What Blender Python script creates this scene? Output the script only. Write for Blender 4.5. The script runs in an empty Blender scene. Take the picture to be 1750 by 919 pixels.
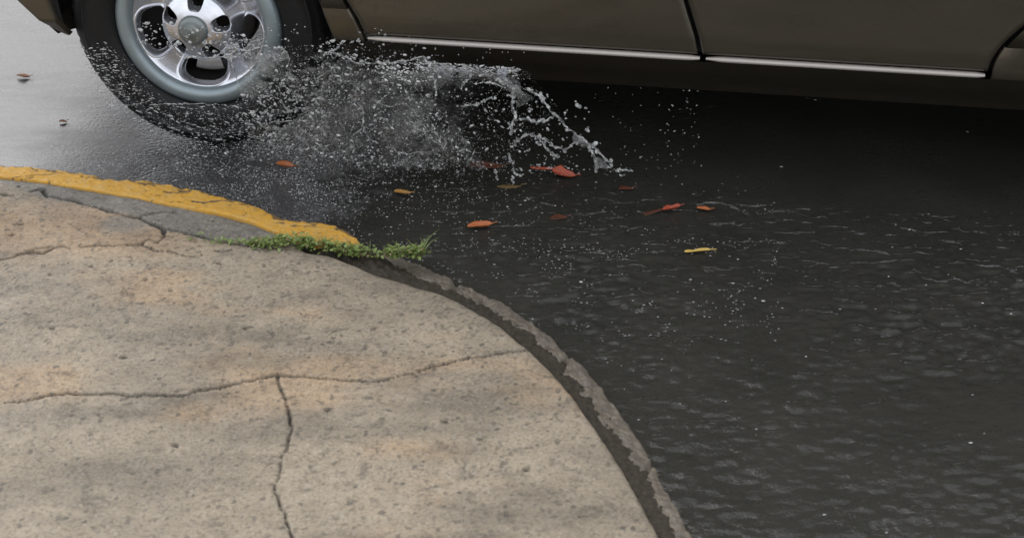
import bpy, bmesh, math, random
import numpy as np
from mathutils import Vector

random.seed(7)
rng = np.random.default_rng(7)
R = math.radians
S = bpy.context.scene
COL = S.collection

# ------------------------------------------------------------------ camera, light, exposure
CAM = np.array([0.7585, -3.9241, 1.9213])
PITCH, FPX, CX, CY = 30.0, 2967.4, 875.0, 459.5          # of the 1750 x 919 photograph
cd = bpy.data.cameras.new('camera')
cam = bpy.data.objects.new('camera', cd)
COL.objects.link(cam)
cam.location = CAM
cam.rotation_euler = (R(90 - PITCH), 0, 0)
cd.sensor_width = 36.0
cd.lens = 36.0 * FPX / 1750.0
cd.clip_start, cd.clip_end = 0.05, 500
cd.dof.use_dof = True
cd.dof.focus_distance = 4.25
cd.dof.aperture_fstop = 5.6
S.camera = cam

W = bpy.data.worlds.new('World')
S.world = W
W.use_nodes = True
nt = W.node_tree
for n in list(nt.nodes):
    nt.nodes.remove(n)
SUN_EL, SUN_ROT = 47.0, -29.0
sky = nt.nodes.new('ShaderNodeTexSky')
sky.sky_type = 'NISHITA'
sky.sun_disc = False
sky.sun_elevation = R(SUN_EL)
sky.sun_rotation = R(SUN_ROT)
sky.air_density = 1.0
sky.dust_density = 4.0
sky.ozone_density = 1.0
hsv = nt.nodes.new('ShaderNodeHueSaturation')              # a grey rain sky, little blue left
hsv.inputs['Saturation'].default_value = 0.42
bg = nt.nodes.new('ShaderNodeBackground')
bg.inputs['Strength'].default_value = 0.15
wo = nt.nodes.new('ShaderNodeOutputWorld')
nt.links.new(sky.outputs[0], hsv.inputs['Color'])
tcw = nt.nodes.new('ShaderNodeTexCoord')                    # rain clouds drawn over the sky
cl = nt.nodes.new('ShaderNodeTexNoise')
cl.inputs['Scale'].default_value = 2.2
cl.inputs['Detail'].default_value = 5
nt.links.new(tcw.outputs['Generated'], cl.inputs['Vector'])
cr = nt.nodes.new('ShaderNodeValToRGB')
cr.color_ramp.elements[0].position, cr.color_ramp.elements[0].color = 0.25, (0.50, 0.51, 0.54, 1)
cr.color_ramp.elements[1].position, cr.color_ramp.elements[1].color = 0.75, (1.0, 1.0, 1.0, 1)
nt.links.new(cl.outputs['Fac'], cr.inputs[0])
cm_ = nt.nodes.new('ShaderNodeMix'); cm_.data_type = 'RGBA'; cm_.blend_type = 'MULTIPLY'
cm_.inputs[0].default_value = 1.0
nt.links.new(cr.outputs[0], cm_.inputs[6]); cm_.inputs[7].default_value = (11.5, 11.7, 12.1, 1)
sm_ = nt.nodes.new('ShaderNodeMix'); sm_.data_type = 'RGBA'
sm_.inputs[0].default_value = 0.62
nt.links.new(hsv.outputs[0], sm_.inputs[6]); nt.links.new(cm_.outputs[2], sm_.inputs[7])
nt.links.new(sm_.outputs[2], bg.inputs['Color'])
nt.links.new(bg.outputs[0], wo.inputs[0])

sd = bpy.data.lights.new('sun', 'SUN')
sd.energy = 0.5
sd.angle = R(46)
sd.color = (1.0, 0.97, 0.92)
sun = bpy.data.objects.new('sun', sd)
COL.objects.link(sun)
az = R(SUN_ROT)
sdir = Vector((math.sin(az) * math.cos(R(SUN_EL)), math.cos(az) * math.cos(R(SUN_EL)), math.sin(R(SUN_EL))))
sun.rotation_euler = sdir.to_track_quat('Z', 'Y').to_euler()

S.view_settings.view_transform = 'Standard'
S.view_settings.look = 'None'
S.view_settings.exposure = 0.42
S.view_settings.gamma = 1.0
S.render.engine = 'CYCLES'
S.cycles.use_denoising = True
S.cycles.max_bounces = 10
S.cycles.transparent_max_bounces = 24
S.cycles.transmission_bounces = 8
S.cycles.caustics_reflective = False
S.cycles.caustics_refractive = False
S.cycles.sample_clamp_indirect = 4.0

# ------------------------------------------------------------------ helpers
_p = R(PITCH)
FW = np.array([0, math.cos(_p), -math.sin(_p)])
UP = np.array([0, math.sin(_p), math.cos(_p)])
PSI = R(8.815)
AX = np.array([math.cos(PSI), -math.sin(PSI), 0.0])       # along the car, towards its tail
BY = np.array([math.sin(PSI), math.cos(PSI), 0.0])        # into the car, away from the kerb


def ray(px, py):
    return FW + np.array([(px - CX) / FPX, 0, 0]) - UP * ((py - CY) / FPX)


def G(px, py, z=0.0):
    """pixel -> point on the level plane z (world)"""
    d = ray(px, py)
    return CAM + d * ((z - CAM[2]) / d[2])


def V(px, py, yl):
    """pixel -> (x, z) on the car-parallel upright plane y = yl (car frame)"""
    d = ray(px, py)
    P = CAM + d * ((yl - CAM @ BY) / (d @ BY))
    return P @ AX, P[2]


def hash2(ix, iy, seed):
    h = (ix.astype(np.int64) * 374761393 + iy.astype(np.int64) * 668265263 + seed * 974634777) & 0x7fffffff
    h = ((h ^ (h >> 13)) * 1274126177) & 0x7fffffff
    return ((h ^ (h >> 16)) & 0xffff) / 65535.0


def vnoise(x, y, seed=0):
    x = np.asarray(x, float); y = np.asarray(y, float)
    ix, iy = np.floor(x), np.floor(y)
    fx, fy = x - ix, y - iy
    fx = fx * fx * (3 - 2 * fx); fy = fy * fy * (3 - 2 * fy)
    a, b = hash2(ix, iy, seed), hash2(ix + 1, iy, seed)
    c, d = hash2(ix, iy + 1, seed), hash2(ix + 1, iy + 1, seed)
    return (a * (1 - fx) + b * fx) * (1 - fy) + (c * (1 - fx) + d * fx) * fy


def fbm(x, y, seed=0, oct=4):
    v, a, t = 0.0, 1.0, 0.0
    for k in range(oct):
        v = v + a * vnoise(x * 2 ** k, y * 2 ** k, seed + k)
        t += a; a *= 0.5
    return v / t - 0.5


def sstep(a, b, x):
    t = np.clip((x - a) / (b - a), 0, 1)
    return t * t * (3 - 2 * t)


def crom(pts, n):
    """smooth curve through points, n samples, even in length"""
    P = np.array(pts, float)
    P = np.vstack([2 * P[0] - P[1], P, 2 * P[-1] - P[-2]])
    out = []
    for i in range(1, len(P) - 2):
        for t in np.linspace(0, 1, 16, endpoint=False):
            a, b, c, d = P[i - 1], P[i], P[i + 1], P[i + 2]
            out.append(0.5 * (2 * b + (c - a) * t + (2 * a - 5 * b + 4 * c - d) * t * t + (3 * b - a - 3 * c + d) * t ** 3))
    out.append(P[-2])
    out = np.array(out)
    L = np.r_[0, np.cumsum(np.linalg.norm(np.diff(out, axis=0), axis=1))]
    s = np.linspace(0, L[-1], n)
    return np.stack([np.interp(s, L, out[:, k]) for k in range(out.shape[1])], 1)


def mesh(name, verts, faces, mat, parent=None, smooth=True, loc=None, attrs=None, mats=None, midx=None):
    me = bpy.data.meshes.new(name)
    me.from_pydata([tuple(map(float, v)) for v in verts], [], [tuple(map(int, f)) for f in faces])
    if smooth:
        me.polygons.foreach_set('use_smooth', np.ones(len(me.polygons), bool))
    for m in (mats or [mat]):
        me.materials.append(m)
    if midx is not None:
        me.polygons.foreach_set('material_index', np.asarray(midx, np.int32))
    for k, v in (attrs or {}).items():
        a = me.attributes.new(k, 'FLOAT', 'POINT')
        a.data.foreach_set('value', np.asarray(v, np.float32).ravel())
    me.update()
    o = bpy.data.objects.new(name, me)
    COL.objects.link(o)
    if parent is not None:
        o.parent = parent
    if loc is not None:
        o.location = loc
    return o


def grid_faces(nu, nv, keep=None, flip=False):
    i, j = np.meshgrid(np.arange(nu - 1), np.arange(nv - 1), indexing='ij')
    a = (i * nv + j).ravel(); b = a + nv
    F = np.stack([a, b, b + 1, a + 1], 1)
    if flip:
        F = F[:, ::-1]
    if keep is not None:
        F = F[keep.ravel()]
    return F


def grid(name, P, mat, parent=None, keep=None, flip=False, **k):
    nu, nv = P.shape[:2]
    F = grid_faces(nu, nv, keep, flip)
    Vv = P.reshape(-1, 3)
    if keep is not None:
        used = np.unique(F)
        re = np.full(len(Vv), -1); re[used] = np.arange(len(used))
        F = re[F]; Vv = Vv[used]
        if k.get('attrs'):
            k['attrs'] = {a: np.asarray(v).ravel()[used] for a, v in k['attrs'].items()}
    return mesh(name, Vv, F, mat, parent, **k)


def lathe(name, prof, mat, parent=None, seg=96, a0=0, a1=360, fn=None, flip=False):
    """prof: (radius, y) pairs turned about the y axis"""
    full = abs(a1 - a0) >= 360
    t = np.radians(np.linspace(a0, a1, seg + 1))
    pr = np.array(prof, float)
    P = np.zeros((seg + 1, len(pr), 3))
    r = np.repeat(pr[None, :, 0], seg + 1, 0).copy(); y = np.repeat(pr[None, :, 1], seg + 1, 0).copy()
    if fn:
        r, y = fn(r, y, t[:, None])
    P[..., 0] = r * np.cos(t)[:, None]; P[..., 1] = y; P[..., 2] = r * np.sin(t)[:, None]
    if full:
        n, m = seg, len(pr)
        Vv = P[:-1].reshape(-1, 3)
        F = []
        i, j = np.meshgrid(np.arange(n), np.arange(m - 1), indexing='ij')
        a = (i * m + j).ravel(); b = (((i + 1) % n) * m + j).ravel()
        F = np.stack([a, b, b + 1, a + 1], 1)
        if flip: F = F[:, ::-1]
        return mesh(name, Vv, F, mat, parent)
    return grid(name, P, mat, parent, flip=flip)


def box(name, lo, hi, mat, parent=None, bev=0.004):
    bm = bmesh.new()
    bmesh.ops.create_cube(bm, size=1)
    for v in bm.verts:
        for k in range(3):
            v.co[k] = lo[k] if v.co[k] < 0 else hi[k]
    if bev:
        bmesh.ops.bevel(bm, geom=list(bm.edges), offset=bev, segments=2, affect='EDGES')
    me = bpy.data.meshes.new(name); bm.to_mesh(me); bm.free()
    me.materials.append(mat)
    o = bpy.data.objects.new(name, me); COL.objects.link(o)
    if parent is not None: o.parent = parent
    return o


def empty(name, loc=(0, 0, 0), rz=0.0):
    o = bpy.data.objects.new(name, None)
    o.empty_display_size = 0.1
    COL.objects.link(o)
    o.location = loc; o.rotation_euler = (0, 0, rz)
    return o


def tag(o, label=None, cat=None, group=None, kind=None):
    if label: o['label'] = label
    if cat: o['category'] = cat
    if group: o['group'] = group
    if kind: o['kind'] = kind
    return o


# ------------------------------------------------------------------ materials
class M:
    """small node-graph writer"""
    def __init__(s, name):
        s.m = bpy.data.materials.new(name); s.m.use_nodes = True
        s.t = s.m.node_tree
        for n in list(s.t.nodes): s.t.nodes.remove(n)
        s.out = s.t.nodes.new('ShaderNodeOutputMaterial')
        s.b = None

    def n(s, typ, **kw):
        x = s.t.nodes.new(typ)
        for k, v in kw.items():
            if k in x.inputs.keys() if isinstance(k, str) else False:
                s.set(x, k, v)
            else:
                setattr(x, k, v)
        return x

    def set(s, node, sock, v):
        i = node.inputs[sock]
        if hasattr(v, 'is_output') or isinstance(v, bpy.types.NodeSocket):
            s.t.links.new(v, i)
        elif isinstance(v, (tuple, list)) and len(v) == 3 and i.type == 'RGBA':
            i.default_value = (*v, 1)
        else:
            i.default_value = v

    def pr(s, **kw):
        b = s.t.nodes.new('ShaderNodeBsdfPrincipled')
        for k, v in kw.items():
            s.set(b, k.replace('_', ' '), v)
        s.b = b
        s.t.links.new(b.outputs[0], s.out.inputs[0])
        return b

    def co(s):
        return s.n('ShaderNodeTexCoord').outputs['Object']

    def noise(s, scale, detail=4, rough=0.55, vec=None, stretch=None):
        x = s.n('ShaderNodeTexNoise')
        x.inputs['Scale'].default_value = scale
        x.inputs['Detail'].default_value = detail
        x.inputs['Roughness'].default_value = rough
        v = vec or s.co()
        if stretch:
            mp = s.n('ShaderNodeMapping'); mp.inputs['Scale'].default_value = stretch
            s.t.links.new(v, mp.inputs[0]); v = mp.outputs[0]
        s.t.links.new(v, x.inputs['Vector'])
        return x.outputs['Fac']

    def voro(s, scale, vec=None, feat='F1'):
        x = s.n('ShaderNodeTexVoronoi'); x.feature = feat
        x.inputs['Scale'].default_value = scale
        s.t.links.new(vec or s.co(), x.inputs['Vector'])
        return x

    def ramp(s, fac, stops):
        x = s.n('ShaderNodeValToRGB')
        while len(x.color_ramp.elements) < len(stops): x.color_ramp.elements.new(0.5)
        for e, (p, c) in zip(x.color_ramp.elements, stops):
            e.position = p
            e.color = (c, c, c, 1) if isinstance(c, (int, float)) else (*c, 1)
        s.t.links.new(fac, x.inputs[0])
        return x.outputs[0]

    def mix(s, fac, a, b, mode='MIX'):
        x = s.n('ShaderNodeMix'); x.data_type = 'RGBA'; x.blend_type = mode
        s.set(x, 0, fac); s.set(x, 6, a); s.set(x, 7, b)
        return x.outputs[2]

    def math(s, op, a, b=0.0):
        x = s.n('ShaderNodeMath'); x.operation = op
        s.set(x, 0, a); s.set(x, 1, b)
        return x.outputs[0]

    def attr(s, name):
        x = s.n('ShaderNodeAttribute'); x.attribute_name = name
        return x.outputs['Fac']

    def bump(s, h, strength, dist, nrm=None):
        x = s.n('ShaderNodeBump')
        x.inputs['Strength'].default_value = strength
        x.inputs['Distance'].default_value = dist
        s.t.links.new(h, x.inputs['Height'])
        if nrm is not None: s.t.links.new(nrm, x.inputs['Normal'])
        return x.outputs[0]


def simple(name, col, rough=0.5, metal=0.0, var=0.15, nscale=40, bump=0.0, **kw):
    m = M(name)
    f = m.noise(nscale)
    c = m.mix(f, tuple(x * (1 - var) for x in col), tuple(min(1, x * (1 + var)) for x in col))
    a = dict(Base_Color=c, Roughness=rough, Metallic=metal); a.update(kw)
    b = m.pr(**a)
    if bump: m.set(b, 'Normal', m.bump(f, bump, 0.002))
    return m.m


def mat_road():
    m = M('wet_asphalt')
    st = m.voro(130); st2 = m.voro(260)
    big = m.noise(2.2, 5)
    fine = m.noise(420, 3)
    colr = m.mix(m.ramp(st.outputs['Color'], [(0.2, 0.0), (0.9, 1.0)]), (0.022, 0.022, 0.023), (0.066, 0.065, 0.063))
    colr = m.mix(m.ramp(big, [(0.35, 0.0), (0.7, 0.6)]), colr, (0.042, 0.040, 0.038))
    rough = m.ramp(m.noise(4.5, 6, 0.65, stretch=(0.6, 1.8, 1)), [(0.3, 0.14), (0.7, 0.38)])
    b = m.pr(Base_Color=colr, Roughness=rough, Specular_IOR_Level=0.8)
    h = m.math('ADD', m.math('MULTIPLY', st.outputs['Distance'], -1.0), m.math('MULTIPLY', fine, 0.5))
    sx = m.n('ShaderNodeSeparateXYZ'); m.t.links.new(m.co(), sx.inputs[0])
    wet = m.math('ADD', sx.outputs[0], m.math('MULTIPLY', m.noise(3.0, 4), 0.5))
    film = m.ramp(m.math('ADD', m.math('MULTIPLY', wet, 0.8), 0.35), [(0.40, 0.07), (0.62, 1.0)])     # a smooth water film on the far left
    n1 = m.bump(m.math('MULTIPLY', h, film), 0.85, 0.004)
    n2 = m.bump(m.math('MULTIPLY', m.noise(30, 5, 0.6, stretch=(0.5, 2.0, 1)), m.math('ADD', film, 0.25)), 0.20, 0.006, n1)
    m.set(b, 'Normal', n2)
    return m.m


def mat_puddle():
    m = M('puddle_water')
    dp = m.attr('depth')
    c = m.mix(m.noise(5, 4), (0.020, 0.020, 0.017), (0.040, 0.038, 0.032))
    b = m.pr(Base_Color=c, Roughness=0.07, IOR=1.33)
    ca = m.attr('calm')
    n1 = m.bump(m.math('MULTIPLY', m.noise(60, 3, stretch=(1, 1.6, 1)), ca), 0.35, 0.004)
    n2 = m.bump(m.math('MULTIPLY', m.voro(190).outputs['Distance'], ca), 0.22, 0.002, n1)
    m.set(b, 'Normal', n2)
    tr = m.t.nodes.new('ShaderNodeBsdfTransparent')
    mx = m.t.nodes.new('ShaderNodeMixShader')
    m.t.links.new(dp, mx.inputs[0]); m.t.links.new(tr.outputs[0], mx.inputs[1]); m.t.links.new(b.outputs[0], mx.inputs[2])
    m.t.links.new(mx.outputs[0], m.out.inputs[0])
    return m.m


def mat_pavement():
    m = M('weathered_concrete')
    g, cr, dt = m.attr('grey'), m.attr('crack'), m.attr('tan')
    a = m.mix(m.noise(9, 6, 0.65), (0.19, 0.155, 0.108), (0.42, 0.35, 0.255))
    tan = m.mix(m.noise(14, 5), (0.30, 0.205, 0.118), (0.50, 0.36, 0.225))
    gr = m.mix(m.noise(16, 6, 0.6), (0.145, 0.133, 0.112), (0.265, 0.24, 0.20))
    c = m.mix(dt, a, tan)
    c = m.mix(g, c, gr)
    sp = m.ramp(m.noise(150, 4, 0.7), [(0.30, 0.45), (0.52, 1.0)])
    c = m.mix(1.0, c, sp, 'MULTIPLY')
    st = m.ramp(m.noise(28, 5, 0.7), [(0.30, 0.55), (0.46, 1.0)])
    c = m.mix(1.0, c, st, 'MULTIPLY')
    ag = m.voro(210)
    c = m.mix(m.ramp(ag.outputs['Color'], [(0.72, 0.0), (0.95, 0.55)]), c, (0.40, 0.36, 0.30))
    c = m.mix(m.ramp(m.voro(120).outputs['Color'], [(0.74, 0.0), (0.95, 0.8)]), c, (0.075, 0.064, 0.05))
    c = m.mix(m.ramp(m.noise(62, 6, 0.8), [(0.60, 0.0), (0.68, 0.75)]), c, (0.085, 0.072, 0.054))
    c = m.mix(1.0, c, m.ramp(m.noise(3.4, 6, 0.7, stretch=(0.6, 1.5, 1)), [(0.34, 0.60), (0.56, 1.08)]), 'MULTIPLY')
    c = m.mix(cr, c, (0.022, 0.019, 0.014))
    rough = m.ramp(m.noise(6, 4), [(0.35, 0.42), (0.65, 0.7)])
    b = m.pr(Base_Color=c, Roughness=rough)
    n = m.bump(m.noise(240, 5, 0.75), 0.8, 0.004)
    n = m.bump(m.noise(45, 4), 0.4, 0.004, n)
    m.set(b, 'Normal', n)
    return m.m


def mat_yellow():
    m = M('yellow_kerb_paint')
    wear = m.attr('wear')
    c = m.mix(m.noise(18, 5), (0.46, 0.235, 0.022), (0.64, 0.35, 0.042))
    c = m.mix(m.ramp(m.noise(55, 6, 0.7), [(0.46, 0.0), (0.66, 0.6)]), c, (0.48, 0.33, 0.13))
    c = m.mix(m.ramp(m.noise(90, 5, 0.75), [(0.60, 0.0), (0.70, 0.8)]), c, (0.20, 0.125, 0.05))
    c = m.mix(wear, c, (0.06, 0.048, 0.032))
    b = m.pr(Base_Color=c, Roughness=0.6)
    m.set(b, 'Normal', m.bump(m.noise(190, 6, 0.75), 0.8, 0.004))
    return m.m


def mat_paint():
    m = M('bronze_car_paint')
    f = m.noise(900, 2)
    c = m.mix(f, (0.072, 0.059, 0.040), (0.112, 0.094, 0.066))
    dirt = m.ramp(m.noise(6, 6, 0.65, stretch=(0.35, 1, 1.8)), [(0.40, 0.0), (0.75, 0.55)])
    c = m.mix(dirt, c, (0.050, 0.044, 0.036))
    b = m.pr(Base_Color=c, Roughness=m.ramp(m.noise(11, 5, stretch=(0.4, 1, 1)), [(0.3, 0.24), (0.7, 0.40)]), Metallic=0.5, Coat_Weight=0.7, Coat_Roughness=0.06)
    d = m.voro(150)
    drop = m.ramp(d.outputs['Distance'], [(0.10, 1.0), (0.30, 0.0)])
    m.set(b, 'Normal', m.bump(drop, 0.12, 0.002, m.bump(m.noise(9, 3, stretch=(0.3, 1, 1)), 0.08, 0.01)))
    return m.m


def mat_water(name, white, alpha=1.0, holes=False):
    m = M(name)
    g = m.t.nodes.new('ShaderNodeBsdfPrincipled')
    for k, v in dict(Base_Color=(0.93, 0.95, 0.95, 1), Roughness=0.04, IOR=1.33).items():
        g.inputs[k.replace('_', ' ')].default_value = v
    g.inputs['Transmission Weight'].default_value = 1.0
    d = m.t.nodes.new('ShaderNodeBsdfPrincipled')
    d.inputs['Base Color'].default_value = (0.80, 0.80, 0.78, 1)
    d.inputs['Roughness'].default_value = 0.15
    mx = m.t.nodes.new('ShaderNodeMixShader')
    m.t.links.new(m.ramp(m.noise(70, 3, 0.6), [(0.38, max(0.0, white - 0.12)), (0.66, min(1, white + 0.55))]), mx.inputs[0])
    m.t.links.new(g.outputs[0], mx.inputs[1]); m.t.links.new(d.outputs[0], mx.inputs[2])
    last = mx.outputs[0]
    m.t.links.new(last, m.out.inputs[0])
    return m.m


def mat_sheet(name, lo, hi, bright, web=0):
    """thin torn film of aerated water: mostly clear, milky where it is full of bubbles"""
    m = M(name)
    tr = m.t.nodes.new('ShaderNodeBsdfTransparent')
    d = m.t.nodes.new('ShaderNodeBsdfPrincipled')
    c = m.mix(m.noise(55, 5), tuple(x * 0.55 for x in bright), bright)
    m.set(d, 'Base Color', c)
    d.inputs['Roughness'].default_value = 0.12
    d.inputs['IOR'].default_value = 1.33
    n = m.bump(m.noise(95, 5, 0.7), 0.9, 0.012)
    n = m.bump(m.noise(28, 3), 0.8, 0.02, n)
    m.t.links.new(n, d.inputs['Normal'])
    fac = m.ramp(m.noise(48, 6, 0.72), [(0.36, lo), (0.66, hi)])
    if web:                                                 # threads of thicker water between the torn cells
        wp = m.n('ShaderNodeVectorMath'); wp.operation = 'ADD'
        nz = m.n('ShaderNodeTexNoise'); nz.inputs['Scale'].default_value = 38; nz.inputs['Detail'].default_value = 4
        m.t.links.new(m.co(), nz.inputs['Vector'])
        sc = m.n('ShaderNodeVectorMath'); sc.operation = 'SCALE'; sc.inputs['Scale'].default_value = 0.045
        m.t.links.new(nz.outputs['Color'], sc.inputs[0])
        m.t.links.new(m.co(), wp.inputs[0]); m.t.links.new(sc.outputs[0], wp.inputs[1])
        e1 = m.ramp(m.voro(web, wp.outputs[0], 'DISTANCE_TO_EDGE').outputs['Distance'], [(0.02, 1.0), (0.10, 0.0)])
        e2 = m.ramp(m.voro(web * 2.3, wp.outputs[0], 'DISTANCE_TO_EDGE').outputs['Distance'], [(0.02, 0.8), (0.13, 0.0)])
        e = m.math('MULTIPLY', m.math('MAXIMUM', e1, e2), m.ramp(m.noise(17, 4), [(0.38, 0.03), (0.64, 0.80)]))
        fac = m.math('MAXIMUM', fac, e)
        m.set(d, 'Base Color', m.mix(e, c, m.mix(m.noise(26, 3), (0.20, 0.20, 0.19), (0.72, 0.72, 0.69))))
    mx = m.t.nodes.new('ShaderNodeMixShader')
    m.t.links.new(fac, mx.inputs[0])
    m.t.links.new(tr.outputs[0], mx.inputs[1]); m.t.links.new(d.outputs[0], mx.inputs[2])
    m.t.links.new(mx.outputs[0], m.out.inputs[0])
    return m.m


MT = dict(
    road=mat_road(), puddle=mat_puddle(), pave=mat_pavement(), yellow=mat_yellow(), paint=mat_paint(),
    concrete=simple('old_kerb_concrete', (0.105, 0.088, 0.066), 0.5, 0, 0.8, 38, 0.8),
    soil=simple('wet_soil', (0.040, 0.033, 0.024), 0.7, 0, 0.9, 110, 1.0, Specular_IOR_Level=0.2),
    tyre=simple('wet_black_rubber', (0.007, 0.007, 0.0072), 0.5, 0, 0.3, 70, 0.4, Specular_IOR_Level=0.3),
    silver=simple('silver_wheel_paint', (0.70, 0.71, 0.75), 0.25, 0.85, 0.14, 35, 0.08),
    lip=simple('dull_wheel_lip', (0.27, 0.32, 0.335), 0.42, 0.6, 0.22, 20, 0.08),
    cap=simple('grey_wheel_cap', (0.20, 0.225, 0.22), 0.35, 0.5, 0.2, 30, 0.05),
    drum=simple('brake_drum_iron', (0.035, 0.032, 0.030), 0.55, 0.5, 0.4, 40, 0.2),
    caliper=simple('cast_grey_metal', (0.34, 0.34, 0.34), 0.4, 0.4, 0.2, 40, 0.2),
    dark=simple('black_underbody', (0.008, 0.008, 0.008), 0.7, 0, 0.3, 20, 0.2),
    rocker=simple('shaded_bronze_sill', (0.034, 0.028, 0.019), 0.42, 0.2, 0.25, 25, 0.1),  # body bronze with the shade under the doors put into its colour
    trim=simple('pale_trim_strip', (0.43, 0.395, 0.355), 0.42, 0.25, 0.06, 30),
    glass=simple('tinted_car_glass', (0.012, 0.014, 0.014), 0.05, 0, 0.1, 5),
    lamp=simple('clear_lamp_lens', (0.45, 0.46, 0.46), 0.08, 0.3, 0.1, 30),
    red=simple('red_lamp_lens', (0.30, 0.015, 0.012), 0.1, 0, 0.1, 30),
    drop=mat_water('splashing_water', 0.14),
    spray=mat_water('white_spray', 0.75),
    sheet=mat_sheet('water_film', 0.03, 0.46, (0.13, 0.127, 0.112), 34),
    film=mat_sheet('milky_water_film', 0.04, 0.60, (0.50, 0.50, 0.48), 50),
    foam=mat_sheet('sky_reflection_film', 0.10, 0.95, (0.62, 0.65, 0.74)),  # bluish white colour imitating bright sky reflected in water under the car
)

# ------------------------------------------------------------------ road, puddle
road = mesh('road', [(-60, -60, 0), (60, -60, 0), (60, 60, 0), (-60, 60, 0)], [(0, 1, 2, 3)], MT['road'], smooth=False)
tag(road, kind='structure')

nx, ny = 620, 500
xs, ys = np.linspace(-0.75, 2.75, nx), np.linspace(-1.95, 1.0, ny)
X, Y = np.meshgrid(xs, ys, indexing='ij')
H = -0.0045 + 0.0095 * sstep(-0.35, 0.55, X - 0.35 * Y - 0.25 + 0.45 * fbm(X * 1.6, Y * 1.6, 3)) + 0.0022 * fbm(X * 5, Y * 5, 11)
HB = H.copy()
_q = G(815, 120, 0.0)
CALM = (1 - 0.88 * sstep(-0.16, 0.02, Y + 0.155 * X)) * (1 + 1.1 * sstep(0.36, 0.75, -Y) - 0.8 * sstep(0.85, 1.2, -Y))
CALM = CALM * (0.50 + 1.3 * vnoise(X * 3.1, Y * 4.3, 131))
CALM = CALM + 1.1 * np.exp(-((X - _q[0]) / 0.13) ** 2 - ((Y - _q[1]) / 0.10) ** 2)
H -= 0.01 * sstep(2.3, 2.7, X) + 0.01 * sstep(0.6, 0.95, Y)
H += 0.0035 * fbm(X * 5.5, Y * 8, 27, 2) * sstep(0.75, 1.1, -Y)
H += CALM * 0.0030 * fbm(X * 13, Y * 24, 21, 3) * sstep(-0.15, 0.45, X)
H += CALM * 0.0036 * fbm(X * 36, Y * 70, 31, 2) * sstep(-0.15, 0.45, X)
for k in range(420):                                        # rings where rain drops fall
    cx_, cy_ = rng.uniform(-0.1, 2.4), rng.uniform(-1.7, 0.3)
    rr, lam, amp = rng.uniform(0.012, 0.055), rng.uniform(0.010, 0.018), rng.uniform(0.0004, 0.0013)
    ix = slice(*np.searchsorted(xs, [cx_ - 0.1, cx_ + 0.1])); iy = slice(*np.searchsorted(ys, [cy_ - 0.1, cy_ + 0.1]))
    d = np.hypot(X[ix, iy] - cx_, Y[ix, iy] - cy_)
    H[ix, iy] += amp * np.cos((d - rr) / lam * 2 * math.pi) * np.exp(-((d - rr) / 0.014) ** 2)
rp = G(1222, 372, 0)
d = np.hypot(X - rp[0], Y - rp[1])
H += 0.0022 * np.exp(-((d - 0.055) / 0.008) ** 2)
puddle = grid('puddle', np.stack([X, Y, H], -1), MT['puddle'], attrs=dict(calm=np.clip(CALM, 0, 1), depth=sstep(-0.0010, 0.0040, HB + 0.004 * fbm(X * 24, Y * 40, 13) + 0.003 * fbm(X * 60, Y * 80, 17, 3))))
tag(puddle, kind='structure')

# ------------------------------------------------------------------ pavement
ZP = 0.055
edge_px = [(-1500, 219), (-800, 233), (-330, 262), (-150, 281), (0, 301), (50, 306), (100, 314), (150, 322), (200, 331), (250, 340), (300, 350), (350, 359), (400, 370),
           (440, 382), (470, 395), (492, 404), (506, 416), (530, 428), (564, 434), (588, 443), (612, 452), (636, 463), (672, 474), (708, 485), (739, 494),
           (756, 500), (800, 520), (850, 550), (905, 595), (960, 650), (1010, 715), (1060, 790), (1110, 880), (1150, 960), (1190, 1080)]
edge = crom([G(x, y, ZP)[:2] for x, y in edge_px], 1400)
edge = edge + 0.004 * np.stack([fbm(edge[:, 0] * 30, edge[:, 1] * 30, 5, 3), fbm(edge[:, 0] * 30, edge[:, 1] * 30, 9, 3)], 1) * 1.2
TH = R(-38)
cu, su = math.cos(TH), math.sin(TH)
eu = edge[:, 0] * cu + edge[:, 1] * su
ev = -edge[:, 0] * su + edge[:, 1] * cu
o_ = np.argsort(eu); eu, ev = eu[o_], ev[o_]
ug = np.r_[np.linspace(eu[0] - 3.0, eu[0], 30)[:-1], np.linspace(eu[0], -1.0, 60)[:-1], np.linspace(-1.0, eu[-1], 640), np.linspace(eu[-1], eu[-1] + 4, 30)[1:]]
vtop = np.interp(ug, eu, ev)
sl0 = (ev[25] - ev[0]) / (eu[25] - eu[0]); sl1 = (ev[-1] - ev[-25]) / (eu[-1] - eu[-25])
vtop = np.where(ug < eu[0], ev[0] + sl0 * (ug - eu[0]), vtop)
vtop = np.where(ug > eu[-1], ev[-1] + sl1 * (ug - eu[-1]), vtop)
tg = np.r_[0.0, 0.0, 0.003, np.linspace(0.007, 1.75, 400), np.linspace(1.8, 7, 30)]
U = np.repeat(ug[:, None], len(tg), 1); T = np.repeat(tg[None], len(ug), 0)
Vv = vtop[:, None] - T
PX = U * cu - Vv * su; PY = U * su + Vv * cu


def dist_poly(pts, X, Y, pad=0.12):
    d = np.full(X.shape, 9.0)
    for a, b in zip(pts[:-1], pts[1:]):
        lo, hi = np.minimum(a, b) - pad, np.maximum(a, b) + pad
        m = (X > lo[0]) & (X < hi[0]) & (Y > lo[1]) & (Y < hi[1])
        if not m.any(): continue
        ab = b - a; L = ab @ ab + 1e-12
        t = np.clip(((X[m] - a[0]) * ab[0] + (Y[m] - a[1]) * ab[1]) / L, 0, 1)
        d[m] = np.minimum(d[m], np.hypot(X[m] - a[0] - t * ab[0], Y[m] - a[1] - t * ab[1]))
    return d


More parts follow.
